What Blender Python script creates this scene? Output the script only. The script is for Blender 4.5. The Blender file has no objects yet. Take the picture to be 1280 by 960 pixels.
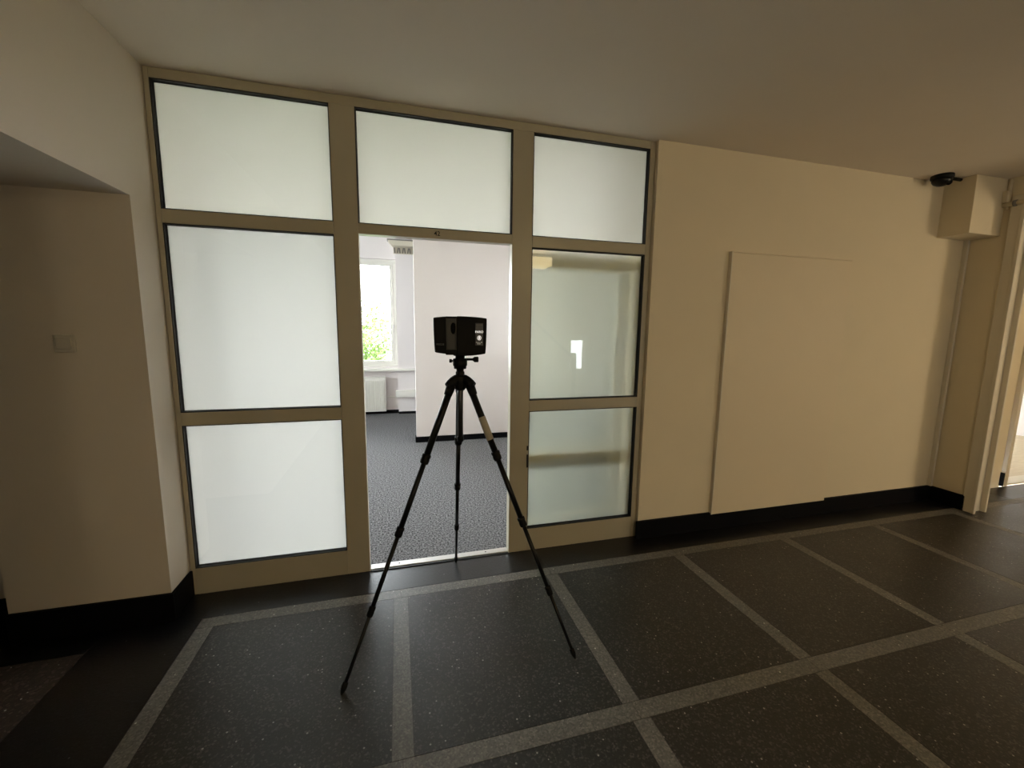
import bpy, bmesh, math, random
from mathutils import Vector, Matrix

# ------------------------------------------------------------ camera
SC = bpy.context.scene
COL = SC.collection
F_PX, YAW, PITCH, ROLL = 519.62, 0.26841, 0.13445, 0.012984
CAM = Vector((0.0528, -2.5836, 1.5341))
Fv = Vector((math.sin(YAW)*math.cos(PITCH), math.cos(YAW)*math.cos(PITCH), -math.sin(PITCH)))
Rv = Vector((math.cos(YAW), -math.sin(YAW), 0)); Uv = Rv.cross(Fv)
R2 = Rv*math.cos(ROLL)+Uv*math.sin(ROLL); U2 = -Rv*math.sin(ROLL)+Uv*math.cos(ROLL)
cd = bpy.data.cameras.new('camera'); cam = bpy.data.objects.new('camera', cd); COL.objects.link(cam)
cd.sensor_width = 36; cd.lens = 36*F_PX/1280; cd.clip_start = 0.02; cd.clip_end = 300
m = Matrix((R2, U2, -Fv)).transposed().to_4x4(); m.translation = CAM
cam.matrix_world = m
SC.camera = cam

# ------------------------------------------------------------ sky, lamps, exposure
W = bpy.data.worlds.new('overcast_sky'); SC.world = W; W.use_nodes = True
bg = W.node_tree.nodes['Background']
bg.inputs[0].default_value = (0.92, 0.945, 1.0, 1); bg.inputs[1].default_value = 11.0

def area(name, loc, rot, sx, sy, power, color=(1, 1, 1), portal=False, spread=None):
    l = bpy.data.lights.new(name, 'AREA'); l.shape = 'RECTANGLE'; l.size = sx; l.size_y = sy
    l.energy = power; l.color = color
    if portal: l.cycles.is_portal = True
    o = bpy.data.objects.new(name, l); COL.objects.link(o); o.location = loc; o.rotation_euler = rot
    return o
H = math.pi/2
# portals guide sky sampling through the window openings, added ones too (they emit nothing)
area('window_portal', (-1.30, 5.24, 1.75), (-H, 0, 0), 2.7, 1.85, 1, portal=True)
area('window_portal', (-4.28, 2.6, 1.75), (0, -H, 0), 1.85, 3.6, 1, portal=True)
area('window_portal', (7.8, 5.02, 1.55), (-H, 0, 0), 2.4, 1.9, 1, portal=True)
area('window_portal', (9.2, 3.8, 1.55), (0, H, 0), 2.1, 2.0, 1, portal=True)
area('window_portal', (4.09, -6.32, .935), (H, 0, 0), .5, .87, 1, portal=True)
area('window_portal', (3.38, 1.4, 1.65), (0, H, 0), 2.3, 1.7, 1, portal=True)
SC.view_settings.view_transform = 'Standard'; SC.view_settings.look = 'None'
SC.view_settings.gamma = 1; SC.view_settings.use_curve_mapping = False
SC.view_settings.exposure = 1.3

# ------------------------------------------------------------ materials
def mat(name, color, rough=0.6, metal=0.0, spec=0.5, noise=0.0, nscale=20.0, bump=0.0, bscale=200.0, emit=None, estr=0):
    M = bpy.data.materials.new(name); M.use_nodes = True; nt = M.node_tree; n = nt.nodes; L = nt.links
    b = n['Principled BSDF']
    b.inputs['Base Color'].default_value = (*color, 1); b.inputs['Roughness'].default_value = rough
    b.inputs['Metallic'].default_value = metal; b.inputs['Specular IOR Level'].default_value = spec
    tc = n.new('ShaderNodeTexCoord')
    if noise:
        t = n.new('ShaderNodeTexNoise'); t.inputs['Scale'].default_value = nscale; t.inputs['Detail'].default_value = 5
        L.new(tc.outputs['Object'], t.inputs['Vector'])
        mx = n.new('ShaderNodeMix'); mx.data_type = 'RGBA'
        mx.inputs['A'].default_value = (*[c*(1-noise) for c in color], 1)
        mx.inputs['B'].default_value = (*[min(1, c*(1+noise)) for c in color], 1)
        L.new(t.outputs['Fac'], mx.inputs['Factor']); L.new(mx.outputs['Result'], b.inputs['Base Color'])
    if bump:
        t = n.new('ShaderNodeTexNoise'); t.inputs['Scale'].default_value = bscale; t.inputs['Detail'].default_value = 3
        L.new(tc.outputs['Object'], t.inputs['Vector'])
        bp = n.new('ShaderNodeBump'); bp.inputs['Strength'].default_value = bump; bp.inputs['Distance'].default_value = 0.002
        L.new(t.outputs['Fac'], bp.inputs['Height']); L.new(bp.outputs['Normal'], b.inputs['Normal'])
    if emit:
        b.inputs['Emission Color'].default_value = (*emit, 1); b.inputs['Emission Strength'].default_value = estr
    return M

def terrazzo(name, base, chips, chip_amt=0.10, rough=0.30, fleck=(0.6, 0.58, 0.52), scale=150, pits=True):
    """ground terrazzo: small stone chips in a cement matrix, sparse bright flecks, fine pits"""
    M = bpy.data.materials.new(name); M.use_nodes = True; nt = M.node_tree; n = nt.nodes; L = nt.links
    b = n['Principled BSDF']; tc = n.new('ShaderNodeNewGeometry')
    v = n.new('ShaderNodeTexVoronoi'); v.inputs['Scale'].default_value = scale
    L.new(tc.outputs['Position'], v.inputs['Vector'])
    sep = n.new('ShaderNodeSeparateColor'); L.new(v.outputs['Color'], sep.inputs['Color'])
    r = n.new('ShaderNodeValToRGB'); e = r.color_ramp.elements
    e[0].position = 0.0; e[0].color = (*[c*0.6 for c in base], 1); e[1].position = 1.0; e[1].color = (*chips, 1)
    k = e.new(0.75); k.color = (*base, 1)
    L.new(sep.outputs['Red'], r.inputs['Fac'])
    # sparse flecks
    v2 = n.new('ShaderNodeTexVoronoi'); v2.inputs['Scale'].default_value = 62
    L.new(tc.outputs['Position'], v2.inputs['Vector'])
    s2 = n.new('ShaderNodeSeparateColor'); L.new(v2.outputs['Color'], s2.inputs['Color'])
    a = n.new('ShaderNodeMath'); a.operation = 'LESS_THAN'; a.inputs[1].default_value = 0.22; L.new(v2.outputs['Distance'], a.inputs[0])
    c = n.new('ShaderNodeMath'); c.operation = 'GREATER_THAN'; c.inputs[1].default_value = 1-chip_amt; L.new(s2.outputs['Green'], c.inputs[0])
    d = n.new('ShaderNodeMath'); d.operation = 'MULTIPLY'; L.new(a.outputs[0], d.inputs[0]); L.new(c.outputs[0], d.inputs[1])
    mx = n.new('ShaderNodeMix'); mx.data_type = 'RGBA'; L.new(d.outputs[0], mx.inputs['Factor'])
    L.new(r.outputs['Color'], mx.inputs['A']); mx.inputs['B'].default_value = (*fleck, 1)
    # blotchy wear
    w = n.new('ShaderNodeTexNoise'); w.inputs['Scale'].default_value = 3.5; w.inputs['Detail'].default_value = 6
    L.new(tc.outputs['Position'], w.inputs['Vector'])
    wr = n.new('ShaderNodeMapRange'); wr.inputs['To Min'].default_value = 0.8; wr.inputs['To Max'].default_value = 1.2
    L.new(w.outputs['Fac'], wr.inputs['Value'])
    mu = n.new('ShaderNodeMix'); mu.data_type = 'RGBA'; mu.blend_type = 'MULTIPLY'; mu.inputs['Factor'].default_value = 1
    L.new(mx.outputs['Result'], mu.inputs['A']); L.new(wr.outputs['Result'], mu.inputs['B'])
    L.new(mu.outputs['Result'], b.inputs['Base Color'])
    rr = n.new('ShaderNodeMapRange'); rr.inputs['To Min'].default_value = rough-0.06; rr.inputs['To Max'].default_value = rough+0.14
    L.new(w.outputs['Fac'], rr.inputs['Value']); L.new(rr.outputs['Result'], b.inputs['Roughness'])
    if pits:
        bp = n.new('ShaderNodeBump'); bp.inputs['Strength'].default_value = 0.35; bp.inputs['Distance'].default_value = 0.002
        t = n.new('ShaderNodeTexNoise'); t.inputs['Scale'].default_value = 90; t.inputs['Detail'].default_value = 4
        L.new(tc.outputs['Position'], t.inputs['Vector']); L.new(t.outputs['Fac'], bp.inputs['Height'])
        L.new(bp.outputs['Normal'], b.inputs['Normal'])
    return M

def carpet_mat():
    M = bpy.data.materials.new('grey_carpet'); M.use_nodes = True; nt = M.node_tree; n = nt.nodes; L = nt.links
    b = n['Principled BSDF']; b.inputs['Roughness'].default_value = 0.95; b.inputs['Specular IOR Level'].default_value = 0.1
    g = n.new('ShaderNodeNewGeometry')
    t = n.new('ShaderNodeTexNoise'); t.inputs['Scale'].default_value = 75; t.inputs['Detail'].default_value = 2; t.inputs['Roughness'].default_value = .7
    L.new(g.outputs['Position'], t.inputs['Vector'])
    r = n.new('ShaderNodeValToRGB'); e = r.color_ramp.elements
    e[0].position = .36; e[0].color = (0.03, 0.0295, 0.031, 1); e[1].position = .66; e[1].color = (0.25, 0.245, 0.25, 1)
    L.new(t.outputs['Fac'], r.inputs['Fac']); L.new(r.outputs['Color'], b.inputs['Base Color'])
    bp = n.new('ShaderNodeBump'); bp.inputs['Strength'].default_value = 0.7; bp.inputs['Distance'].default_value = 0.004
    L.new(t.outputs['Fac'], bp.inputs['Height']); L.new(bp.outputs['Normal'], b.inputs['Normal'])
    return M

def wood_mat():
    M = bpy.data.materials.new('pale_laminate'); M.use_nodes = True; nt = M.node_tree; n = nt.nodes; L = nt.links
    b = n['Principled BSDF']; b.inputs['Roughness'].default_value = 0.65
    g = n.new('ShaderNodeNewGeometry'); mp = n.new('ShaderNodeMapping'); mp.inputs['Scale'].default_value = (1.5, 25, 1)
    L.new(g.outputs['Position'], mp.inputs['Vector'])
    t = n.new('ShaderNodeTexNoise'); t.inputs['Scale'].default_value = 3; t.inputs['Detail'].default_value = 6
    L.new(mp.outputs['Vector'], t.inputs['Vector'])
    r = n.new('ShaderNodeValToRGB'); e = r.color_ramp.elements
    e[0].position = .3; e[0].color = (0.48, 0.38, 0.25, 1); e[1].position = .7; e[1].color = (0.62, 0.52, 0.38, 1)
    L.new(t.outputs['Fac'], r.inputs['Fac']); L.new(r.outputs['Color'], b.inputs['Base Color'])
    return M

def clear_glass():
    M = bpy.data.materials.new('clear_glass'); M.use_nodes = True; nt = M.node_tree; n = nt.nodes; L = nt.links
    n.remove(n['Principled BSDF'])
    f = n.new('ShaderNodeFresnel'); f.inputs['IOR'].default_value = 1.5
    t = n.new('ShaderNodeBsdfTransparent'); t.inputs[0].default_value = (.95, .975, .965, 1)
    g = n.new('ShaderNodeBsdfGlossy'); g.inputs['Roughness'].default_value = 0.01
    mx = n.new('ShaderNodeMixShader'); L.new(f.outputs[0], mx.inputs[0]); L.new(t.outputs[0], mx.inputs[1]); L.new(g.outputs[0], mx.inputs[2])
    L.new(mx.outputs[0], n['Material Output'].inputs[0])
    return M

def frosted_face(name, trans, rough, blur):
    """etched back face of a pane: part diffuse transmission, part blurred see-through"""
    M = bpy.data.materials.new(name); M.use_nodes = True; nt = M.node_tree; n = nt.nodes; L = nt.links
    n.remove(n['Principled BSDF'])
    t = n.new('ShaderNodeBsdfTranslucent'); t.inputs[0].default_value = (*trans, 1)
    r = n.new('ShaderNodeBsdfRefraction'); r.inputs['Roughness'].default_value = rough; r.inputs['IOR'].default_value = 1.25
    r.inputs[0].default_value = (*trans, 1)
    mx = n.new('ShaderNodeMixShader'); mx.inputs[0].default_value = blur
    L.new(t.outputs[0], mx.inputs[1]); L.new(r.outputs[0], mx.inputs[2]); L.new(mx.outputs[0], n['Material Output'].inputs[0])
    return M

M_WALL = mat('cream_wall_paint', (0.70, 0.61, 0.45), 0.75, noise=0.03, nscale=3, bump=0.25, bscale=160)
M_WALL_L = mat('off_white_wall_paint', (0.66, 0.59, 0.50), 0.75, noise=0.03, nscale=3, bump=0.25, bscale=160)
M_CEIL = mat('ceiling_paint', (0.80, 0.72, 0.62), 0.85, noise=0.03, nscale=2, bump=0.3, bscale=120)
M_BOARD = mat('panel_paint', (0.70, 0.60, 0.44), 0.6, noise=0.02, nscale=4, bump=0.1, bscale=120)
M_BASE = mat('black_skirting_paint', (0.004, 0.004, 0.005), 0.6, spec=0.08)
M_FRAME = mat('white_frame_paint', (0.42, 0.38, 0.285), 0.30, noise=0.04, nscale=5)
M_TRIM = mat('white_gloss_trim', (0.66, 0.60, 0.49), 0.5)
M_GASKET = mat('black_rubber', (0.006, 0.006, 0.006), 0.6)
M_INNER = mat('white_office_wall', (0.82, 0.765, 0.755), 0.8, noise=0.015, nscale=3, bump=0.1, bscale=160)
M_DIV = mat('dimmed_office_wall', (0.70, 0.645, 0.635), 0.8, noise=0.015, nscale=3, bump=0.1, bscale=160)  # office wall paint darkened in place of dimmer light on the divider
M_INCEIL = mat('white_office_ceiling', (0.82, 0.80, 0.77), 0.9)
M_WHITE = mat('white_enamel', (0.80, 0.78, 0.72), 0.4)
M_ALU = mat('aluminium', (0.62, 0.60, 0.58), 0.4, metal=0.4)
M_VENT = mat('grey_slats', (0.22, 0.20, 0.18), 0.6)
M_SWITCH = mat('switch_plastic', (0.56, 0.52, 0.44), 0.35)
M_CARPET = carpet_mat(); M_WOOD = wood_mat(); M_GLASS = clear_glass()
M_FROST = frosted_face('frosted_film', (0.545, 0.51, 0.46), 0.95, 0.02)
M_FROST_L = frosted_face('frosted_film_dimmed', (0.445, 0.425, 0.395), 0.95, 0.02)  # same film tinted darker to offset stronger window light below
M_FROST_R = frosted_face('etched_glass', (0.88, 0.86, 0.74), 0.5, 0.5)
M_CEM = mat('cement_joint', (0.05, 0.047, 0.042), 0.7, noise=0.1, nscale=30)
M_CELL = terrazzo('dark_grey_terrazzo', (0.025, 0.023, 0.021), (0.085, 0.077, 0.070), 0.06, fleck=(.36, .34, .31))
M_BLACK = terrazzo('black_terrazzo', (0.006, 0.006, 0.007), (0.014, 0.014, 0.016), 0.01, rough=0.28, fleck=(.15, .15, .15))
M_STRIP = terrazzo('light_grey_terrazzo', (0.15, 0.141, 0.125), (0.21, 0.195, 0.17), 0.02, rough=0.42)
M_BROWN = terrazzo('brown_terrazzo', (0.05, 0.036, 0.028), (0.11, 0.08, 0.065), 0.03, rough=0.72, scale=110)
M_CARBON = mat('black_carbon_tube', (0.004, 0.004, 0.004), 0.35, spec=0.3)
M_RUB = mat('black_clamp', (0.003, 0.003, 0.003), 0.55, spec=0.2)
M_METAL = mat('grey_anodised_tube', (0.06, 0.06, 0.065), 0.3, metal=0.6)
M_LABEL = mat('beige_label', (0.42, 0.38, 0.30), 0.5, noise=0.1, nscale=60)
M_BODY = mat('black_casing', (0.002, 0.002, 0.002), 0.5, spec=0.12)
M_BAY = mat('grey_inner_casing', (0.016, 0.016, 0.016), 0.35, spec=.3)
M_MIRROR = mat('dark_mirror', (0.001, 0.001, 0.001), 0.5, spec=.05)
M_PANELD = mat('lit_display', (0.01, 0.01, 0.01), 0.35, emit=(1, 1, 1), estr=.001)
M_PRINT = mat('display_white', (0.8, 0.8, 0.8), 0.5, emit=(1, 1, 1), estr=.30)
M_PRINT2 = mat('display_grey', (0.5, 0.5, 0.5), 0.5, emit=(1, 1, 1), estr=.05)
M_PRINTG = mat('grey_print', (0.11, 0.11, 0.11), 0.5)
M_RAIL = mat('dark_handrail', (0.03, 0.022, 0.015), 0.35)
M_STAIR = mat('stair_paint', (0.62, 0.55, 0.42), 0.6)
M_BULB = mat('warm_lamp_glass', (0.9, 0.8, 0.5), 0.4, emit=(1, 0.80, 0.42), estr=6.0)
M_GLOBE = mat('fill_globe', (0.9, 0.85, 0.7), 0.4, emit=(1, 0.86, 0.62), estr=12.0)  # glow of the added lamps on the back wall
M_GLOBE2 = mat('hallway_fill_globe', (0.9, 0.85, 0.7), 0.4, emit=(1, 0.86, 0.62), estr=10.5)  # glow of the added hallway lamp
M_LEAF = mat('leaf_green', (0.085, 0.14, 0.022), 0.6, noise=0.4, nscale=1.5)
M_BARK = mat('bark', (0.08, 0.055, 0.04), 0.9, noise=0.3, nscale=8)
M_GROUND = mat('outdoor_ground', (0.10, 0.13, 0.05), 0.95, noise=0.3, nscale=0.5)

# ------------------------------------------------------------ mesh helpers
def box(bm, x0, x1, y0, y1, z0, z1, mi=0):
    vs = [bm.verts.new(p) for p in ((x0,y0,z0),(x1,y0,z0),(x1,y1,z0),(x0,y1,z0),(x0,y0,z1),(x1,y0,z1),(x1,y1,z1),(x0,y1,z1))]
    fs = []
    for q in ((0,3,2,1),(4,5,6,7),(0,1,5,4),(1,2,6,5),(2,3,7,6),(3,0,4,7)):
        f = bm.faces.new([vs[i] for i in q]); f.material_index = mi; fs.append(f)
    return fs           # bottom, top, -y, +x, +y, -x

def obj(name, bm, material, parent=None, bevel=0, smooth=False, seg=2, loc=None):
    me = bpy.data.meshes.new(name)
    if smooth:
        for f in bm.faces: f.smooth = True
    bm.normal_update(); bm.to_mesh(me); bm.free()
    for mm in (material if isinstance(material, (list, tuple)) else [material]): me.materials.append(mm)
    o = bpy.data.objects.new(name, me); COL.objects.link(o)
    if parent: o.parent = parent
    if loc: o.location = loc
    if bevel:
        md = o.modifiers.new('bevel', 'BEVEL'); md.width = bevel; md.segments = seg; md.limit_method = 'ANGLE'
        me.polygons.foreach_set('use_smooth', [True]*len(me.polygons))
        md.harden_normals = True
    return o

def bx(name, c, material, parent=None, bevel=0):
    bm = bmesh.new(); box(bm, *c); return obj(name, bm, material, parent, bevel)

def boxes(name, cs, material, parent=None, bevel=0):
    bm = bmesh.new()
    for c in cs: box(bm, *c)
    return obj(name, bm, material, parent, bevel)

def tag(o, label=None, cat=None, group=None, kind=None):
    if label: o['label'] = label
    if cat: o['category'] = cat
    if group: o['group'] = group
    if kind: o['kind'] = kind
    return o

def struct(o, label=None):
    o['kind'] = 'structure'
    if label: o['label'] = label
    return o

def empty(name, loc=(0,0,0), label=None, cat=None, group=None, kind=None):
    o = bpy.data.objects.new(name, None); COL.objects.link(o); o.location = loc; o.empty_display_size = 0.05
    return tag(o, label, cat, group, kind)

def frame_dir(d):
    d = Vector(d).normalized(); a = Vector((0,0,1)) if abs(d.z) < .9 else Vector((1,0,0))
    u = d.cross(a).normalized(); return u, d.cross(u).normalized(), d

def tube(bm, p0, p1, r0, r1=None, n=16, caps=True):
    r1 = r0 if r1 is None else r1; p0 = Vector(p0); p1 = Vector(p1); u, v, d = frame_dir(p1-p0)
    ra, rb = [], []
    for i in range(n):
        a = 2*math.pi*i/n; w = u*math.cos(a)+v*math.sin(a)
        ra.append(bm.verts.new(p0+w*r0)); rb.append(bm.verts.new(p1+w*r1))
    for i in range(n):
        j = (i+1) % n; f = bm.faces.new((ra[i], ra[j], rb[j], rb[i])); f.smooth = True
    if caps: bm.faces.new(ra[::-1]); bm.faces.new(rb)

def chain(bm, p0, d, prof, n=20):
    """turned shape along direction d: prof = [(distance, radius)...]"""
    u, v, d = frame_dir(d); p0 = Vector(p0); rings = []
    for t, r in prof:
        rings.append([bm.verts.new(p0+d*t+(u*math.cos(2*math.pi*i/n)+v*math.sin(2*math.pi*i/n))*max(r, 1e-4)) for i in range(n)])
    for a, b in zip(rings, rings[1:]):
        for i in range(n):
            j = (i+1) % n; bm.faces.new((a[i], a[j], b[j], b[i])).smooth = True
    bm.faces.new(rings[0][::-1]); bm.faces.new(rings[-1])

# text drawn with pixel-stroke glyphs turned into real flat mesh
def text_obj(name, s, size, loc, rot, material, parent=None, extrude=0.0006):
    cu = bpy.data.curves.new(name, 'FONT'); cu.body = s; cu.size = size; cu.extrude = extrude; cu.align_x = 'CENTER'; cu.align_y = 'CENTER'
    cu.offset = size*0.012
    t = bpy.data.objects.new('tmp', cu); COL.objects.link(t)
    dg = bpy.context.evaluated_depsgraph_get(); dg.update()
    me = bpy.data.meshes.new_from_object(t.evaluated_get(dg)); COL.objects.unlink(t); bpy.data.objects.remove(t)
    me.name = name; me.materials.clear(); me.materials.append(material)
    o = bpy.data.objects.new(name, me); COL.objects.link(o); o.parent = parent; o.location = loc; o.rotation_euler = rot
    return o

# ------------------------------------------------------------ setting: hall
CZ = 2.765            # hall ceiling height
XL, XR = -1.11, 4.80  # left and right wall faces
YW = -0.03            # plane of the plastered wall right of the partition
YB = -6.3             # back of the hall

fl = struct(bx('floor', (-4.2, 9.3, YB, 0.0, -0.25, -0.001), M_CEM), 'terrazzo floor of dark panels divided by light grey strips')
SX = [-0.93, 0.037, 0.953, 1.882, 2.803, 3.715, 4.66, 5.58, 6.50, 7.42, 8.34]
PY = [-0.273, -1.279, -2.285, -3.29, -4.295, -5.30, YB]
HW = 0.039; J = 0.0012
TOP = 0.0
def slab(name, x0, x1, y0, y1, mm):
    bm = bmesh.new(); dz = random.uniform(-.0003, .0003)
    fs = box(bm, x0+J, x1-J, y0+J, y1-J, -0.012, TOP+.0008+dz)
    bm.faces.remove(fs[0])
    return obj(name, bm, mm, fl)
random.seed(4)
strips_x = [s for s in SX]
# strips running away from the partition
for s in SX:
    for a, b in zip(PY[1:], PY[:-1]):
        slab('divider_strip', s-HW, s+HW, a+HW, b-HW, M_STRIP)
# cross strips (parallel to the partition), cut at the crossings
edges = [SX[0]-HW]+SX[1:]+[9.29]
for p in PY[:-1]:
    for a, b in zip(edges, edges[1:]):
        slab('divider_strip', a, b, p-HW, p+HW, M_STRIP)
# panels
for a, b in zip(SX, SX[1:]+[9.33]):
    for p, q in zip(PY[1:], PY[:-1]):
        slab('terrazzo_panel', a+HW, b-HW, p+HW, q-HW, M_CELL if a < 4.7 else M_BROWN)
# black border along the partition, the right wall base and the left pier
for i in range(len(edges)-1):
    slab('border_panel', edges[i], edges[i+1], PY[0]+HW, -0.001, M_BLACK)
ys = [-0.001, -1.279, -2.285, -3.29, -4.295, -5.3, YB]
for a, b in zip(ys[1:], ys[:-1]):
    slab('border_panel', -1.39, SX[0]-HW, a, b, M_BLACK)
slab('border_panel', -4.19, -1.39, -0.37, -0.001, M_BLACK)
for a, b in zip((-1.30, -2.25, -3.2, -4.2, -5.2), (-0.37, -1.30, -2.25, -3.2, -4.2)):
    for c, d in zip((-2.35, -3.3, -4.19), (-1.39, -2.35, -3.3)):
        slab('terrazzo_panel', c, d, a, b, M_BROWN)

struct(bx('ceiling', (-4.2, 9.3, YB, 0.14, CZ, CZ+0.2), M_CEIL), 'plain hall ceiling in shade')
# front wall right of the partition
struct(bx('wall_front', (1.732, XR+0.14, YW, 0.22, -0.02, CZ), M_WALL), 'cream wall between the glazed partition and the far right corner')
# partition reveal / bulkhead over inner room
# left pier: wall face left of the partition and the passage side
lp = bmesh.new()
box(lp, -1.77, XL, -0.20, 0.22, -0.02, CZ)
struct(obj('wall_left_pier', lp, M_WALL_L), 'off-white pier left of the glazed partition')
# wall over the passage (lintel) with the solid wall nearer to the camera
bm = bmesh.new()
box(bm, -1.77, XL, -1.45, -0.20, 2.112, CZ)
box(bm, -1.77, XL, YB, -1.45, -0.02, CZ)
struct(obj('wall_left', bm, M_WALL_L), 'left wall over the dim passage opening')
# beyond the passage opening
struct(bx('wall_passage_front', (-4.2, -1.772, -0.07, 0.22, -0.02, CZ), M_WALL_L), 'set-back wall at the left edge')
struct(bx('wall_passage_left', (-4.35, -4.2, YB, 0.22, -0.25, CZ), M_WALL_L))
struct(boxes('wall_passage_back', [(-4.2, -1.77, -5.4, -5.25, -0.02, CZ)], M_WALL_L))
# right wall: stub, head over the opening, wall nearer to the camera
bm = bmesh.new()
box(bm, XR, XR+0.12, -0.30, YW, -0.02, CZ)
box(bm, XR, XR+0.12, -2.5, -0.30, 2.58, CZ)
box(bm, XR, XR+0.12, YB, -2.5, -0.02, CZ)
struct(obj('wall_right', bm, M_WALL), 'right-hand wall with an open doorway')
# back wall with stair window opening x 3.6..5.1? kept inside the hall
wx0, wx1, wz0, wz1 = 3.84, 4.34, 0.50, 1.37
bm = bmesh.new()
for c in ((-4.2, wx0, 0), (wx1, 9.3, 0)): box(bm, c[0], c[1], YB-0.15, YB, -0.25, CZ+.2)
box(bm, wx0, wx1, YB-.15, YB, -0.25, wz0); box(bm, wx0, wx1, YB-.15, YB, wz1, CZ+.2)
struct(obj('wall_back', bm, M_WALL), 'wall behind the viewer, beyond the stairs')

def window(name, x0, x1, z0, z1, y0, y1, splits, along='x', label=None, handle_at=None):
    """window frame in an opening; 'along' the axis the window runs on"""
    w = struct(empty(name, (0, 0, 0)), label)
    def B(a0, a1, d0, d1, c0, c1): return (a0, a1, d0, d1, c0, c1) if along == 'x' else (d0, d1, a0, a1, c0, c1)
    t = 0.055
    bm = bmesh.new()
    for c in (B(x0, x1, y0, y1, z0, z0+t), B(x0, x1, y0, y1, z1-t, z1), B(x0, x0+t, y0, y1, z0+t, z1-t), B(x1-t, x1, y0, y1, z0+t, z1-t)): box(bm, *c)
    for s in splits[1:-1]: box(bm, *B(s-.03, s+.03, y0, y1, z0+t, z1-t))
    obj('window_frame', bm, M_WHITE, w, 0.006)
    ym = (y0+y1)/2
    for a, b in zip(splits, splits[1:]):
        a += t if a == splits[0] else .03; b -= t if b == splits[-1] else .03
        bm = bmesh.new(); s = .05
        for c in (B(a, b, y0-.012, ym, z0+t, z0+t+s), B(a, b, y0-.012, ym, z1-t-s, z1-t), B(a, a+s, y0-.012, ym, z0+t+s, z1-t-s), B(b-s, b, y0-.012, ym, z0+t+s, z1-t-s)): box(bm, *c)
        obj('sash', bm, M_WHITE, w, 0.006)
        bx('pane', B(a+s, b-s, ym-.012, ym-.006, z0+t+s, z1-t-s), M_GLASS, w)
    return w

# ------------------------------------------------------------ setting: office beyond the partition
IZ = 3.15; YF = 5.0
struct(bx('floor_office', (-4.2, 3.4, 0.0, 5.05, -0.25, 0.0), M_CARPET), 'speckled grey carpet of the room beyond')
struct(bx('ceiling_office', (-4.35, 3.4, 0.14, 5.3, IZ, IZ+.15), M_INCEIL))
struct(bx('wall_office_front', (-4.2, 4.9, 0.065, 0.14, CZ, IZ), M_INNER), 'bulkhead over the glazed partition')
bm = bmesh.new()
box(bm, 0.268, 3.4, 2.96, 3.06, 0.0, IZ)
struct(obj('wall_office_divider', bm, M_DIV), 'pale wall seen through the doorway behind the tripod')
bm = bmesh.new()
box(bm, 3.3, 3.42, 0.22, 0.45, -.25, IZ); box(bm, 3.3, 3.42, 2.6, 5.0, -.25, IZ)
box(bm, 3.3, 3.42, 0.45, 2.6, -.25, .3); box(bm, 3.3, 3.42, 0.45, 2.6, 2.95, IZ)
struct(obj('wall_office_right', bm, M_INNER))
window('added_window_5', 0.45, 2.6, .3, 2.95, 3.34, 3.40, [0.45, 1.5, 2.6], 'y')  # added unseen window that brightens the divider wall
# window wall
WX0, WX1, WZ0, WZ1 = -2.65, 0.045, 0.83, 2.66
bm = bmesh.new()
box(bm, -4.35, WX0, YF, YF+.30, -0.25, IZ); box(bm, WX1, 3.4, YF, YF+.30, -0.25, IZ)
box(bm, WX0, WX1, YF, YF+.30, -0.25, WZ0); box(bm, WX0, WX1, YF, YF+.30, WZ1, IZ)
struct(obj('wall_office_window', bm, M_INNER), 'white window wall of the room beyond')
# left side wall with another window
bm = bmesh.new()
box(bm, -4.35, -4.2, 0.06, 0.8, -.25, IZ); box(bm, -4.35, -4.2, 4.4, 5.0, -.25, IZ)
box(bm, -4.35, -4.2, 0.8, 4.4, -.25, WZ0); box(bm, -4.35, -4.2, 0.8, 4.4, WZ1, IZ)
struct(obj('wall_office_left', bm, M_INNER))
w1 = window('window_1', WX0, WX1, WZ0, WZ1, YF+.06, YF+.14, [WX0, -1.75, -.85, WX1], 'x', 'bright office window with white frame, above the radiator')
w2 = window('window_2', 0.8, 4.4, WZ0, WZ1, -4.26, -4.34, [0.8, 2.0, 3.2, 4.4], 'y')
# handle on the sash nearest the pier
bm = bmesh.new(); box(bm, -.022, .0, YF+.03, YF+.05, 1.50, 1.56); box(bm, -.018, -.004, YF+.012, YF+.03, 1.42, 1.555)
obj('window_handle', bm, M_ALU, w1, .003)
bx('window_sill', (-2.75, .40, YF-.16, YF+.06, 0.765, 0.80), M_WHITE, w1, 0.006)
# pier right of the radiator
struct(bx('wall_office_pier', (0.045, 0.55, YF-.09, YF, 0.0, IZ), M_INNER), 'white pier beside the far window')
struct(bx('baseboard_office_window', (-4.2, 0.045, YF-.015, YF, 0.0, .06), M_BASE), 'dark skirting under the radiator')
struct(bx('baseboard_office_pier', (0.045, 0.55, YF-.105, YF-.09, 0.0, .04), M_BASE), 'dark skirting at the foot of the pier')
bb = bmesh.new(); box(bb, 0.256, 3.3, 2.944, 2.96, 0, .075); box(bb, 0.253, 0.268, 2.944, 3.07, 0, .075)
struct(obj('baseboard_office_divider', bb, M_BASE, bevel=.002), 'dark skirting along the pale wall behind the tripod')

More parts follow.
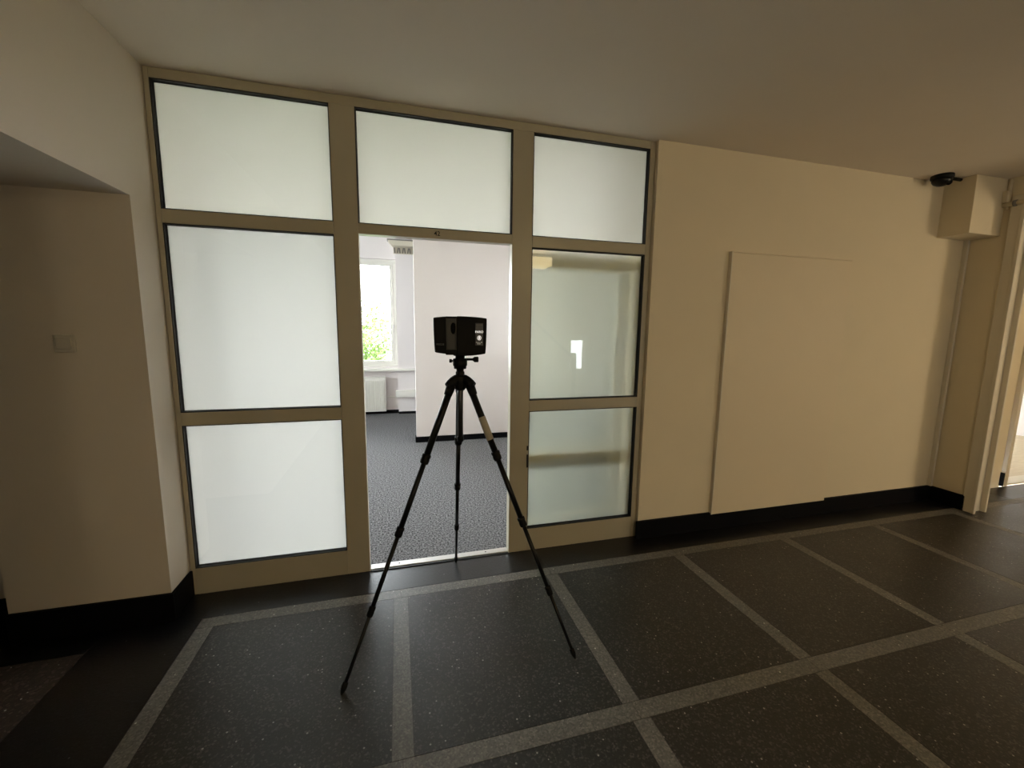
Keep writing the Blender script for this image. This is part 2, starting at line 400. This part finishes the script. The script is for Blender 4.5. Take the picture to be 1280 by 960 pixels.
# radiator: two sheets of ribs, grille, valve
rd = empty('radiator', (-.62, YF-.10, 0.0), 'cream ribbed radiator below the far office window', 'radiator')
def rel(o, r): o.location = -Vector(r.location); return o
bm = bmesh.new(); x0, x1 = -1.15, -.165
box(bm, x0, x1, YF-.125, YF-.105, .06, .64)
n = 26
for i in range(n):
    a = x0+.02+(x1-x0-.04)*i/n; b = a+(x1-x0-.04)/n*.62
    box(bm, a, b, YF-.137, YF-.125, .09, .60)
rel(obj('radiator_face', bm, M_WHITE, rd, .003), rd)
bm = bmesh.new(); box(bm, x0-.008, x1+.008, YF-.13, YF-.03, .635, .66)
rel(obj('radiator_top', bm, M_WHITE, rd, .004), rd)
for xa in (x0, x1-.012): rel(bx('side_cover', (xa, xa+.012, YF-.105, YF-.03, .06, .635), M_WHITE, rd, .003), rd)
for xa in (x0+.1, x1-.15): rel(bx('bracket', (xa, xa+.05, YF-.105, YF-.001, .1, .5), M_WHITE, rd), rd)
# cable ducts
tr = bx('cable_trunking', (-.0, .5, YF-.155, YF-.09, .30, .42), M_WHITE, None, .005)
tag(tr, 'white cable trunking box across the office pier, right of the radiator', 'trunking')
tr = boxes('heating_pipe', [(-.16, .03, YF-.02, YF, .285, .30)], M_WHITE)
tag(tr, 'thin horizontal pipe between radiator and white pier', 'pipe')
# hooded wall grille high on the pier
vg = empty('wall_grille', (.14, YF-.1, 2.85), 'grey slotted ventilation grille with hood high beside the office window', 'grille')
bm = bmesh.new()
prof = [(-.07, 2.93), (.42, 2.93), (.42, 2.85), (0.0, 2.85)]
a = [bm.verts.new((p[0], YF-.26, p[1])) for p in prof]; b = [bm.verts.new((p[0], YF-.09, p[1])) for p in prof]
bm.faces.new(a[::-1]); bm.faces.new(b)
for i in range(4): bm.faces.new((a[i], a[(i+1) % 4], b[(i+1) % 4], b[i]))
rel(obj('hood', bm, M_TRIM, vg, .004), vg)
rel(bx('hood_edge', (-.08, .43, YF-.265, YF-.09, 2.93, 2.95), M_VENT, vg), vg)
rel(bx('grille_back', (0.015, .40, YF-.12, YF-.09, 2.74, 2.845), M_TRIM, vg), vg)
for i in range(9):
    xx = .03+i*.042
    bm = bmesh.new(); s = .014 if i % 2 else -.010
    q = [bm.verts.new(p) for p in ((xx, YF-.135, 2.75), (xx+.02, YF-.135, 2.75), (xx+.02+s, YF-.135, 2.835), (xx+s, YF-.135, 2.835))]
    q2 = [bm.verts.new((v.co.x, YF-.12, v.co.z)) for v in q]
    bm.faces.new(q); bm.faces.new(q2[::-1])
    for k in range(4): bm.faces.new((q[k], q2[k], q2[(k+1) % 4], q[(k+1) % 4]))
    rel(obj('slat', bm, M_VENT, vg), vg)

# ------------------------------------------------------------ skirting of the hall
struct(bx('baseboard_front', (1.712, XR, YW-.022, YW, 0.001, .135), M_BASE, None, .003), 'black skirting under the cream wall')
struct(bx('baseboard_right', (XR-.022, XR, -.30, YW-.022, 0.001, .135), M_BASE, None, .003), 'short black skirting beside the right doorway')
bm = bmesh.new(); box(bm, -1.77, XL+.015, -.218, -.20, 0.001, .15); box(bm, XL, XL+.015, -.20, -.002, 0.001, .15)
struct(obj('baseboard_left', bm, M_BASE, bevel=.002), 'black skirting around the left pier')
struct(bx('baseboard_passage', (-4.2, -1.772, -.088, -.07, 0.001, .16), M_BASE), 'black skirting of the set-back wall at the left edge')
struct(bx('baseboard_passage_side', (-1.785, -1.772, -.2, -.088, 0.001, .16), M_BASE))

# ------------------------------------------------------------ glazed partition
gp = empty('glazed_partition', (0, 0, 0), 'floor-to-ceiling glazed partition with white painted frame around a doorway', 'partition')
A0, A1, C0, C1, D0, D1 = -1.083, -.277, -.147, .753, .883, 1.692
T0, T1, M0, M1, B0, B1, DZ = 2.716, 2.107, 2.039, 1.057, .985, .157, 2.05
PT, PB = 0.0, 0.062
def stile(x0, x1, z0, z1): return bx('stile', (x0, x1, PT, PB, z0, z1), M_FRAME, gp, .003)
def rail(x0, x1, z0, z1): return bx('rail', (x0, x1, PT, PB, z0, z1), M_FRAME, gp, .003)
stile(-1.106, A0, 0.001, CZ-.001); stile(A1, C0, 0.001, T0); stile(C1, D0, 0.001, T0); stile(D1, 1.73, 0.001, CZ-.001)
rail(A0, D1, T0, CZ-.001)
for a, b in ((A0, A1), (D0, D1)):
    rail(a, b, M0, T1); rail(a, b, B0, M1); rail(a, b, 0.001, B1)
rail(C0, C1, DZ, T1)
def pane(x0, x1, z0, z1, m2, name='frosted_pane'):
    """gasket lining the recess, and the pane set back in it"""
    g = .0045; y0, y1 = PT+.003, PT+.044
    p = bmesh.new()
    fs = box(p, x0+g, x1-g, PT+.032, PT+.040, z0+g, z1-g, 0)
    fs[4].material_index = 1
    rim = bmesh.ops.inset_region(p, faces=[fs[4]], thickness=.009)   # the film stops just short of the rubber
    for f in rim['faces']: f.material_index = 0
    po = obj(name, p, [M_GLASS, m2], gp)
    bm = bmesh.new()
    for c in ((x0, x1, y0, y1, z0, z0+g), (x0, x1, y0, y1, z1-g, z1), (x0, x0+g, y0, y1, z0+g, z1-g), (x1-g, x1, y0, y1, z0+g, z1-g)): box(bm, *c)
    # second lip, so that the rubber shows two ridges
    h = .0075
    for c in ((x0+g, x1-g, PT+.026, PT+.032, z0+g, z0+h), (x0+g, x1-g, PT+.026, PT+.032, z1-h, z1-g), (x0+g, x0+h, PT+.026, PT+.032, z0+h, z1-h), (x1-h, x1-g, PT+.026, PT+.032, z0+h, z1-h)): box(bm, *c)
    obj('gasket', bm, M_GASKET, po)
    return po
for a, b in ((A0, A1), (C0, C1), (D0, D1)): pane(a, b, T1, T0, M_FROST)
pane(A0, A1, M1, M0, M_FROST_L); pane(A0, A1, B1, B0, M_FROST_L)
pane(D0, D1, M1, M0, M_FROST_R); pane(D0, D1, B1, B0, M_FROST_R)
bx('strike_plate', (D0-.012, D0-.001, -.004, 0, .60, .69), M_GASKET, gp, .001)
bx('strike_plate', (D0-.012, D0-.001, -.004, 0, .72, .75), M_GASKET, gp, .001)
# number on the transom over the doorway
nn = text_obj('door_number', '42', .036, (.292, -.0012, 2.079), (H, 0, 0), M_GASKET, gp); nn['label'] = 'small black number 42'
# threshold
th = empty('threshold', (.303, 0, 0), 'pale metal threshold strip across the doorway floor', 'threshold')
bm = bmesh.new(); box(bm, C0+.001, C1-.001, .008, .062, .0005, .010); rel(obj('threshold_plate', bm, M_ALU, th, .003), th)
for xx in (.03, .6):
    bm = bmesh.new(); chain(bm, (xx, .035, .009), (0, 0, 1), [(0, .006), (.0018, .005)], 10); rel(obj('screw', bm, M_GASKET, th), th)
rel(bx('gap_strip', (C0+.001, C1-.001, -.010, .008, .0015, .006), M_GASKET, th), th)  # black strip standing in for the dark gap before the plate

# open door leaf folded back behind the right-hand panes
dl = struct(empty('door_1', (C1+.03, .085, 0)), 'white glazed door leaf folded open behind the right frosted panes')
dw, dh, dt = .92, 2.03, .042
def leaf(name, c, mm, p=None, bev=.003): return bx(name, c, mm, p or dl, bev)
for c in ((0, .085, 0, dt, .01, dh), (dw-.10, dw, 0, dt, .01, dh)): leaf('door_stile', c, M_TRIM)
for c in ((.085, dw-.10, 0, dt, .01, .16), (.085, dw-.10, 0, dt, dh-.10, dh), (.085, dw-.10, 0, dt, .59, .68)): leaf('door_rail', c, M_TRIM)
for z0, z1 in ((.16, .59), (.68, dh-.10)):
    leaf('door_pane', (.085, dw-.10, .018, .024, z0, z1), M_GLASS, bev=0)
bm = bmesh.new()
tube(bm, (dw-.05, 0, 1.03), (dw-.05, -.045, 1.03), .010); tube(bm, (dw-.045, -.042, 1.03), (dw-.17, -.042, 1.03), .009)
chain(bm, (dw-.05, -.001, 1.03), (0, -1, 0), [(0, .024), (.006, .022)])
tube(bm, (dw-.05, dt, 1.03), (dw-.05, dt+.045, 1.03), .010); tube(bm, (dw-.045, dt+.042, 1.03), (dw-.17, dt+.042, 1.03), .009)
obj('door_handle', bm, M_ALU, dl)
dl.rotation_euler = (0, 0, math.radians(4.0))
for z in (.25, 1.0, 1.8):
    bm = bmesh.new(); tube(bm, (-.012, -.006, z), (-.012, -.006, z+.09), .009); obj('hinge', bm, M_ALU, dl)

# ------------------------------------------------------------ wall board right of the partition
wb = empty('wall_panel', (2.925, YW, .13), 'flush cream rectangular board fixed on the right-hand wall above black skirting', 'panel')
def rl(name, c, mm, p, bev=0): return rel(bx(name, c, mm, p, bev), p)
rl('board', (2.362, 3.49, YW-.028, YW, .125, 2.085), M_BOARD, wb, .004)
rl('edge_strip', (2.352, 2.362, YW-.030, YW, .125, 2.093), M_TRIM, wb, .002)
rl('top_strip', (2.362, 3.49, YW-.030, YW, 2.085, 2.093), M_BOARD, wb, .002)

# light switch in the passage
ls = empty('light_switch', (-1.333, -.2, 1.434), 'small square off-white light switch on the dim left wall', 'switch')
def pb(u): return u
cx_, cz_ = 0, 0
SXc = -1.415; SZc = 1.437
ls.location = (SXc, -.2, SZc)
bx('switch_plate', (-.041, .041, -.010, 0, -.041, .041), M_SWITCH, ls, .004)
bx('rocker', (-.029, .029, -.017, -.010, -.026, .030), M_SWITCH, ls, .003)

# ------------------------------------------------------------ right corner: boxed beam end, duct, camera, pipes, door trim
bc = struct(bx('trim_1', (4.43, 4.93, -.235, YW, 2.325, CZ), M_WALL, None, .004), 'boxed-in beam end at the ceiling in the right corner')
cdct = tag(bx('cable_duct', (XR-.035, XR-.008, -.062, YW, .135, 2.325), M_TRIM, None, .004), 'narrow vertical cable duct in the corner under the boxed beam', 'duct')
cdct['label'] = 'narrow vertical cable duct in the right corner under the boxed beam'
# surveillance dome
sc_ = empty('security_camera', (4.215, -.135, CZ), 'dark dome security camera under the ceiling by the right corner', 'camera')
bm = bmesh.new(); chain(bm, (0, 0, 0), (0, 0, -1), [(0, .068), (.018, .070), (.030, .066), (.034, .055)], 28); obj('camera_base', bm, M_RUB, sc_)
bm = bmesh.new(); chain(bm, (0, 0, -.030), (0, 0, -1), [(0, .062), (.018, .060), (.036, .048), (.048, .028), (.053, .004)], 28); obj('camera_dome', bm, M_CARBON, sc_)
bm = bmesh.new(); chain(bm, (.02, -.02, -.05), (-.4, -1, -.6), [(0, .02), (.032, .02), (.034, .014)], 16); obj('camera_lens', bm, M_MIRROR, sc_)
bm = bmesh.new(); tube(bm, (.06, -.0, -.012), (.214, -.0, -.012), .012); obj('cable_gland', bm, M_RUB, sc_)
# small junction box and pipes on the beam
jb = empty('junction_box', (4.80, -.235, 2.62), 'small cream junction box with pipe fittings on the boxed beam', 'box')
bx('box_body', (-.05, .05, -.035, 0, -.045, .045), M_WALL, jb, .006)
bm = bmesh.new(); tube(bm, (.0, -.018, .045), (.0, -.018, .14), .011); obj('fitting', bm, M_WALL, jb)
bm = bmesh.new(); chain(bm, (.0, -.018, -.045), (0, 0, -1), [(0, .018), (.02, .018), (.024, .012), (.05, .012)], 16); obj('fitting', bm, M_WALL, jb)
pp = empty('ceiling_pipe', (4.775, -.24, 2.56), 'thin cream pipe running forward along the right wall from the beam', 'pipe')
bm = bmesh.new(); tube(bm, (0, 0, 0), (0, -1.9, 0), .018); obj('pipe_run', bm, M_WALL, pp)
for y in (-.06, -.7, -1.3):
    bm = bmesh.new(); tube(bm, (0, y, 0), (0, y-.02, 0), .024); obj('pipe_clip', bm, M_VENT, pp)
# doorway lining in the right wall
dt_ = struct(empty('trim_2', (XR, -.36, 0)), 'white moulded lining around the doorway in the right wall')
def dtb(name, c, bev=.003): return rel(bx(name, c, M_TRIM, dt_, bev), dt_)
dtb('lining', (XR-.004, XR+.124, -.335, -.301, .001, 2.58))
dtb('architrave', (XR-.022, XR-.0005, -.372, -.285, .001, 2.62), .005)
dtb('bead', (XR-.030, XR-.022, -.372, -.350, .001, 2.62), .003)
dtb('bead', (XR+.025, XR+.045, -.347, -.335, .001, 2.58), .003)
dtb('architrave', (XR+.1205, XR+.142, -.372, -.285, .001, 2.62), .005)
dtb('lining', (XR-.004, XR+.124, -2.499, -2.465, .001, 2.58))
dtb('lining', (XR-.004, XR+.124, -2.465, -.335, 2.55, 2.58))
dtb('architrave', (XR-.022, XR-.0005, -2.53, -.372, 2.55, 2.62), .005)

# hallway to the right and bright room behind it
RX0 = 5.955
bm = bmesh.new(); box(bm, XR+.14, RX0, .03, .15, -.02, CZ); box(bm, RX0+.95, 9.3, .03, .15, -.02, CZ); box(bm, RX0, RX0+.95, .03, .15, 2.1, CZ)
struct(obj('wall_hallway_front', bm, M_WALL), 'wall of the right-hand hallway with a bright doorway')
bm = bmesh.new()
box(bm, 9.2, 9.3, YB, .15, -.25, CZ)
struct(obj('wall_hallway_right', bm, M_WALL))
bm = bmesh.new(); box(bm, RX0-.002, RX0+.05, -.005, .16, .001, 2.1); box(bm, RX0+.9, RX0+.952, -.005, .16, .001, 2.1); box(bm, RX0+.05, RX0+.9, -.005, .16, 2.05, 2.1)
d2 = struct(empty('door_2', (0, 0, 0)), 'white frame of the bright doorway at the right edge')
obj('door_frame', bm, M_TRIM, d2, .004)
bx('door_threshold', (RX0+.05, RX0+.9, .01, .15, .0, .015), M_TRIM, d2, .003)
bx('hinge_plate', (RX0-.014, RX0-.002, .0, .03, .001, .14), M_BASE, d2)
struct(bx('floor_side_room', (5.85, 9.4, .15, 5.0, -.25, .0), M_WOOD), 'pale wood floor of the bright room at the right edge')
struct(bx('ceiling_side_room', (5.85, 9.4, .15, 5.1, CZ, CZ+.15), M_INCEIL))
bm = bmesh.new(); box(bm, 5.85, 6.6, 4.9, 5.0, 0, CZ); box(bm, 9.0, 9.4, 4.9, 5.0, 0, CZ); box(bm, 6.6, 9.0, 4.9, 5.0, 0, .6); box(bm, 6.6, 9.0, 4.9, 5.0, 2.5, CZ)
window('added_window_6', 6.6, 9.0, .6, 2.5, 4.92, 4.98, [6.6, 7.8, 9.0], 'x')  # added unseen window that brightens the side room
struct(obj('wall_side_room_back', bm, M_INNER), 'white wall of the bright room at the right edge')
struct(bx('wall_side_room_left', (5.85, 5.945, .15, 4.9, 0, CZ), M_INNER))
bm = bmesh.new(); box(bm, 9.2, 9.3, .15, 2.8, 0, CZ); box(bm, 9.2, 9.3, 4.8, 4.9, 0, CZ); box(bm, 9.2, 9.3, 2.8, 4.8, 0, .5); box(bm, 9.2, 9.3, 2.8, 4.8, 2.6, CZ)
struct(obj('wall_side_room_right', bm, M_INNER))
window('window_3', 2.8, 4.8, .5, 2.6, 9.22, 9.28, [2.8, 3.8, 4.8], 'y')

# ------------------------------------------------------------ behind the viewer: stairs, window, lamp (seen reflected in the glass), added wall lamps
window('window_4', wx0, wx1, wz0, wz1, YB-.05, YB-.12, [wx0, wx1], 'x')
def flight(name, p0, p1, nst, label):
    st = empty(name, p0, label, 'stairs')
    d = Vector(p1)-Vector(p0)
    bm = bmesh.new()
    for i in range(nst):
        a = d*(i/nst); x0, x1 = sorted((a.x, a.x+d.x/nst)); z = a.z+d.z/nst
        box(bm, x0, x1, -.85, -.02, z-abs(d.z/nst)-.10, z)
    obj('steps', bm, M_STAIR, st)
    bm = bmesh.new()
    q = [Vector((0, 0, -.12)), Vector((d.x, 0, d.z-.12)), Vector((d.x, 0, d.z+.18)), Vector((0, 0, .18))]
    f = [bm.verts.new(v) for v in q]; g = [bm.verts.new(v+Vector((0, -.03, 0))) for v in q]
    bm.faces.new(f); bm.faces.new(g[::-1])
    for k in range(4): bm.faces.new((f[k], g[k], g[(k+1) % 4], f[(k+1) % 4]))
    obj('stringer', bm, M_STAIR, st)
    nb = nst*2
    for i in range(nb):
        b = d*((i+.5)/nb); bm = bmesh.new(); tube(bm, (b.x, -.015, b.z+.15), (b.x, -.015, b.z+.92), .014, n=8); obj('baluster', bm, M_TRIM, st)
    bm = bmesh.new(); tube(bm, (0, -.015, .94), (d.x, -.015, d.z+.94), .028, n=10); obj('handrail', bm, M_RAIL, st)
    bm = bmesh.new(); box(bm, -.04, .04, -.055, .025, 0, 1.05); obj('newel_post', bm, M_RAIL, st)
    return st
flight('staircase', (3.45, -5.05, 0.0), (1.85, -5.05, 1.36), 8, 'stair flight rising to the left behind the viewer, seen only as reflection')
# ceiling lamp
cl = empty('ceiling_lamp', (2.25, -3.90, CZ), 'warm square hanging lamp reflected at the left edge of the right pane', 'lamp')
bx('lamp_shade', (-.19, .19, -.19, .19, -.26, -.12), M_BULB, cl, .02)
bx('lamp_base', (-.05, .05, -.05, .05, -.02, 0), M_TRIM, cl)
bm = bmesh.new(); tube(bm, (0, 0, -.12), (0, 0, -.02), .008); obj('rod', bm, M_TRIM, cl)

def fill_wall_lamp(loc, ang, gm, label, rad=.14):  # added lamps out of view, supplying the warm hall light
    wl = empty('fill_wall_lamp', loc, label, 'lamp'); wl.rotation_euler = (0, 0, ang)
    bm = bmesh.new(); chain(bm, (0, 0, 0), (0, 1, 0), [(0, .06), (.02, .055), (.025, .02), (.09, .02)], 16); obj('bracket', bm, M_TRIM, wl)
    bm = bmesh.new(); bmesh.ops.create_uvsphere(bm, u_segments=20, v_segments=12, radius=rad)
    g = obj('globe', bm, gm, wl, smooth=True); g.location = (0, .08+rad, 0)
fill_wall_lamp((0.1, YB, 1.45), 0, M_GLOBE, 'added dim fill lamp on the wall behind the viewer, near its middle')
fill_wall_lamp((1.5, YB, 1.45), 0, M_GLOBE, 'added dim fill lamp on the wall behind the viewer, nearer the stairs')
fill_wall_lamp((6.6, -3.75, 1.65), 0, M_GLOBE2, 'added bright fill lamp in the right-hand hallway beyond the doorway', .28)
struct(bx('wall_hallway_back', (XR+.12, 9.2, -3.87, -3.75, 0, CZ), M_WALL), 'back wall of the right-hand hallway')

# ------------------------------------------------------------ tripod with laser scanner
TC = Vector((.334, -.633, 0))
tp = empty('tripod', TC, 'tall black three-legged tripod standing in front of the open doorway', 'tripod')
feet = [Vector((-.209, -.901, 0)), Vector((.822, -.968, 0)), Vector((.389, -.03, 0))]
HZ = 1.272
for k, ft in enumerate(feet):
    fl_ = ft-TC; out = Vector((fl_.x, fl_.y, 0)).normalized()
    top = out*.044+Vector((0, 0, HZ)); d = (fl_+Vector((0, 0, .0)))-top; Ln = d.length; dn = d.normalized()
    bm = bmesh.new(); tube(bm, top, top+dn*(Ln*.265), .0165, .0155, 18)
    leg = obj('leg', bm, M_CARBON, tp)
    for a, b, r in ((.255, .505, .0125), (.495, .755, .0098), (.745, .972, .0078)):
        bm = bmesh.new(); tube(bm, top+dn*(Ln*a), top+dn*(Ln*b), r, n=14); obj('leg_section', bm, M_CARBON, leg)
    for a, r in ((.262, .0205), (.503, .0175), (.752, .0145)):
        bm = bmesh.new(); L0 = Ln*a-.022
        chain(bm, top+dn*L0, dn, [(0, r*.8), (.003, r), (.014, r*1.02), (.018, r*.92), (.030, r*1.0), (.043, r*.93), (.046, r*.75)], 18)
        obj('collar', bm, M_RUB, leg)
    bm = bmesh.new(); chain(bm, top+dn*(Ln*.963), dn, [(0, .0085), (.004, .0115), (.022, .012), (.034, .010), (Ln*.037-.001, .005)], 16)
    obj('rubber_foot', bm, M_RUB, leg)
    # shoulder that carries the leg
    bm = bmesh.new(); side = out.cross(Vector((0, 0, 1)))
    chain(bm, out*.012+Vector((0, 0, HZ+.030)), (out*.060+Vector((0, 0, -.045))), [(0, .012), (.010, .019), (.030, .0225), (.052, .022), (.070, .019)], 18)
    chain(bm, out*.050+Vector((0, 0, HZ-.008)), dn, [(0, .0215), (.03, .0205), (.05, .0185)], 18)
    tube(bm, out*.046+side*-.027+Vector((0, 0, HZ+.003)), out*.046+side*.027+Vector((0, 0, HZ+.003)), .0085, n=12)
    sh = obj('shoulder', bm, M_RUB, tp)
    if k == 1:   # pale label wrapped on the right-hand leg
        bm = bmesh.new(); tube(bm, top+dn*(Ln*.122), top+dn*(Ln*.205), .0172, .0169, 18); lb = obj('label_sleeve', bm, M_LABEL, leg); lb['label'] = 'pale beige label on the leg'
bm = bmesh.new()
chain(bm, (0, 0, HZ-.035), (0, 0, 1), [(0, .020), (.01, .028), (.05, .032), (.066, .030), (.072, .026)], 24)
obj('hub', bm, M_RUB, tp)
bm = bmesh.new(); tube(bm, (0, 0, 1.00), (0, 0, HZ+.09), .0135, n=18); obj('centre_column', bm, M_METAL, tp)
bm = bmesh.new(); chain(bm, (0, 0, .985), (0, 0, 1), [(0, .010), (.004, .0165), (.024, .0165), (.028, .014)], 18); obj('column_end', bm, M_RUB, tp)
bm = bmesh.new(); chain(bm, (0, 0, HZ+.03), (0, 0, 1), [(0, .018), (.006, .021), (.022, .021), (.026, .0165), (.030, .0165)], 20); obj('column_lock', bm, M_RUB, tp)
hd = empty('head', (0, 0, 0)); hd.parent = tp
bm = bmesh.new()
chain(bm, (0, 0, HZ+.030), (0, 0, 1), [(0, .016), (.036, .0175), (.038, .029), (.050, .030), (.053, .0335), (.084, .0335), (.088, .022), (.098, .022)], 24)
obj('head_body', bm, M_RUB, hd)
bm = bmesh.new()
dr = Vector((math.cos(.25), -math.sin(.25), 0))
p = Vector((0, 0, HZ+.112)); chain(bm, p+dr*.02, dr, [(0, .006), (.038, .0055), (.044, .010), (.048, .0135), (.064, .0135), (.067, .010)], 14)
obj('clamp_knob', bm, M_RUB, hd)
bm = bmesh.new(); p = Vector((0, 0, HZ+.104)); chain(bm, p-dr*.026, -dr, [(0, .004), (.012, .004), (.013, .009), (.024, .009)], 14)
obj('clamp_knob', bm, M_RUB, hd)

SZ0 = HZ+.131
sn = empty('laser_scanner', (TC.x, TC.y, SZ0), 'black boxy laser scanner mounted on top of the tripod', 'scanner')
sn.rotation_euler = (0, 0, -math.radians(6))
def shaped(x0, x1, yd, z0, z1, taper=.0, arch=.0):
    """casing block: narrower foot, arched top, rounded edges"""
    bm = bmesh.new(); nx, nz = 6, 6
    gr = {}
    cxm = 0.0
    for s, y in ((0, -yd), (1, yd)):
        for i in range(nx+1):
            for k in range(nz+1):
                x = x0+(x1-x0)*i/nx; t = k/nz
                half = .122
                wid = 1-taper*(1-t)**1.6-.010*t*t
                top = z1+arch*(1-(x/half)**2) if t > 0 else z1
                z = z0+(top-z0)*t
                if k == 0: z = z0-.006*(1-(x/half)**2)+.004*abs(x/half)**3
                gr[s, i, k] = bm.verts.new((x*wid, y*(1-.07*(1-t)**2-.05*t*t), z))
    for i in range(nx):
        for k in range(nz):
            bm.faces.new((gr[0,i,k], gr[0,i+1,k], gr[0,i+1,k+1], gr[0,i,k+1]))
            bm.faces.new((gr[1,i,k], gr[1,i,k+1], gr[1,i+1,k+1], gr[1,i+1,k]))
    for k in range(nz):
        bm.faces.new((gr[0,0,k], gr[0,0,k+1], gr[1,0,k+1], gr[1,0,k])); bm.faces.new((gr[0,nx,k], gr[1,nx,k], gr[1,nx,k+1], gr[0,nx,k+1]))
    for i in range(nx):
        bm.faces.new((gr[0,i,0], gr[1,i,0], gr[1,i+1,0], gr[0,i+1,0])); bm.faces.new((gr[0,i,nz], gr[0,i+1,nz], gr[1,i+1,nz], gr[1,i,nz]))
    return bm
zt = .172
obj('left_housing', shaped(-.122, -.066, .052, .012, zt, .055, .008), M_BODY, sn, .004)
obj('right_housing', shaped(-.017, .122, .052, .006, zt, .055, .008), M_BODY, sn, .004)
bx('lower_bridge', (-.0665, -.0165, -.047, .047, .004, .028), M_BODY, sn, .003)
bx('bay_face', (-.0625, -.0205, -.036, .036, .026, .170), M_BAY, sn, .002)
bx('upper_bridge', (-.0665, -.0165, -.046, .046, .170, .1785), M_BODY, sn, .002)
bx('bay_wall', (-.066, -.062, -.046, .046, .030, .174), M_BAY, sn, .001)
bx('bay_wall', (-.021, -.017, -.046, .046, .030, .174), M_BAY, sn, .001)
bm = bmesh.new(); chain(bm, (-.032, -.0355, .125), (0, -1, 0), [(0, .012), (.003, .012), (.005, .010)], 28)
for v in bm.verts: v.co.z = .125+(v.co.z-.125)*2.2
obj('mirror_window', bm, M_MIRROR, sn)
bm = bmesh.new(); chain(bm, (0, 0, -.002), (0, 0, 1), [(0, .030), (.010, .034), (.016, .034)], 24); obj('mounting_foot', bm, M_RUB, sn)
fp = bx('front_panel', (.068, .103, -.0565, -.046, .048, .150), M_PANELD, sn, .0015)
yp = -.0575
t1 = text_obj('lettering', 'FARO', .0145, (.0855, yp, .110), (H, 0, 0), M_PRINT, sn, .0004); t1['label'] = 'white brand lettering'
bm = bmesh.new()
N = 28
for r0, r1 in ((.0072, .0092), (.0026, .0050)):
    a = [bm.verts.new((.0855+r0*math.cos(2*math.pi*i/N), yp, .083+r0*1.15*math.sin(2*math.pi*i/N))) for i in range(N)]
    b = [bm.verts.new((.0855+r1*math.cos(2*math.pi*i/N), yp, .083+r1*1.15*math.sin(2*math.pi*i/N))) for i in range(N)]
    for i in range(N): bm.faces.new((a[i], a[(i+1) % N], b[(i+1) % N], b[i]))
box(bm, .0845, .0865, yp-.0002, yp+.0002, .076, .091)
obj('emblem', bm, M_PRINT, sn)
text_obj('small_print', 'Focus  3D', .0068, (.0855, yp, .0625), (H, 0, 0), M_PRINT2, sn, .0003)
text_obj('small_print', 'LASER', .0062, (.0835, yp, .0560), (H, 0, 0), M_PRINT2, sn, .0003)
text_obj('small_print', 'SCANNER', .0068, (.0855, yp, .142), (H, 0, 0), M_PRINTG, sn, .0003)
text_obj('lettering', 'FOCUS', .0110, (-.091, -.0535, .052), (H, 0, 0), M_PRINTG, sn, .0008)

# ------------------------------------------------------------ outdoors
struct(bx('ground', (-60, 60, 0.3, 80, -4.3, -4.0), M_GROUND), 'ground outside far below the window')
random.seed(11)
def tree(loc, R, hgt, nleaf, label):
    t = empty('tree', loc, label, 'tree')
    bm = bmesh.new(); tube(bm, (0, 0, 0), (.1, 0, hgt*.65), .16, .09, 10)
    for i in range(9):
        a = random.uniform(0, 6.28); z = hgt*random.uniform(.4, .65); r = R*random.uniform(.5, .9)
        tube(bm, (.05, 0, z), (math.cos(a)*r, math.sin(a)*r, z+R*random.uniform(.3, .9)), .05, .015, 6)
    obj('trunk', bm, M_BARK, t)
    bm = bmesh.new()
    cl_ = [(Vector((random.gauss(0, .45), random.gauss(0, .45), random.gauss(0, .4)))*R, random.uniform(.2, .42)*R) for _ in range(26)]
    for i in range(nleaf):
        c, s = random.choice(cl_)
        p = c+Vector((random.gauss(0, 1), random.gauss(0, 1), random.gauss(0, 1)))*s*.55+Vector((0, 0, hgt*.78))
        if p.z < hgt*.35: continue
        u = Vector((random.gauss(0, 1), random.gauss(0, 1), random.gauss(0, 1))).normalized(); v = u.orthogonal().normalized(); k = random.uniform(.05, .10)
        bm.faces.new([bm.verts.new(p+w) for w in (u*k, v*k*.55, -u*k, -v*k*.55)])
    fo = obj('foliage', bm, M_LEAF, t); fo['kind'] = 'stuff'
    return t
tree((-1.5, 15.0, -4.0), 2.0, 6.3, 5200, 'pale green leafy tree outside the far office window')
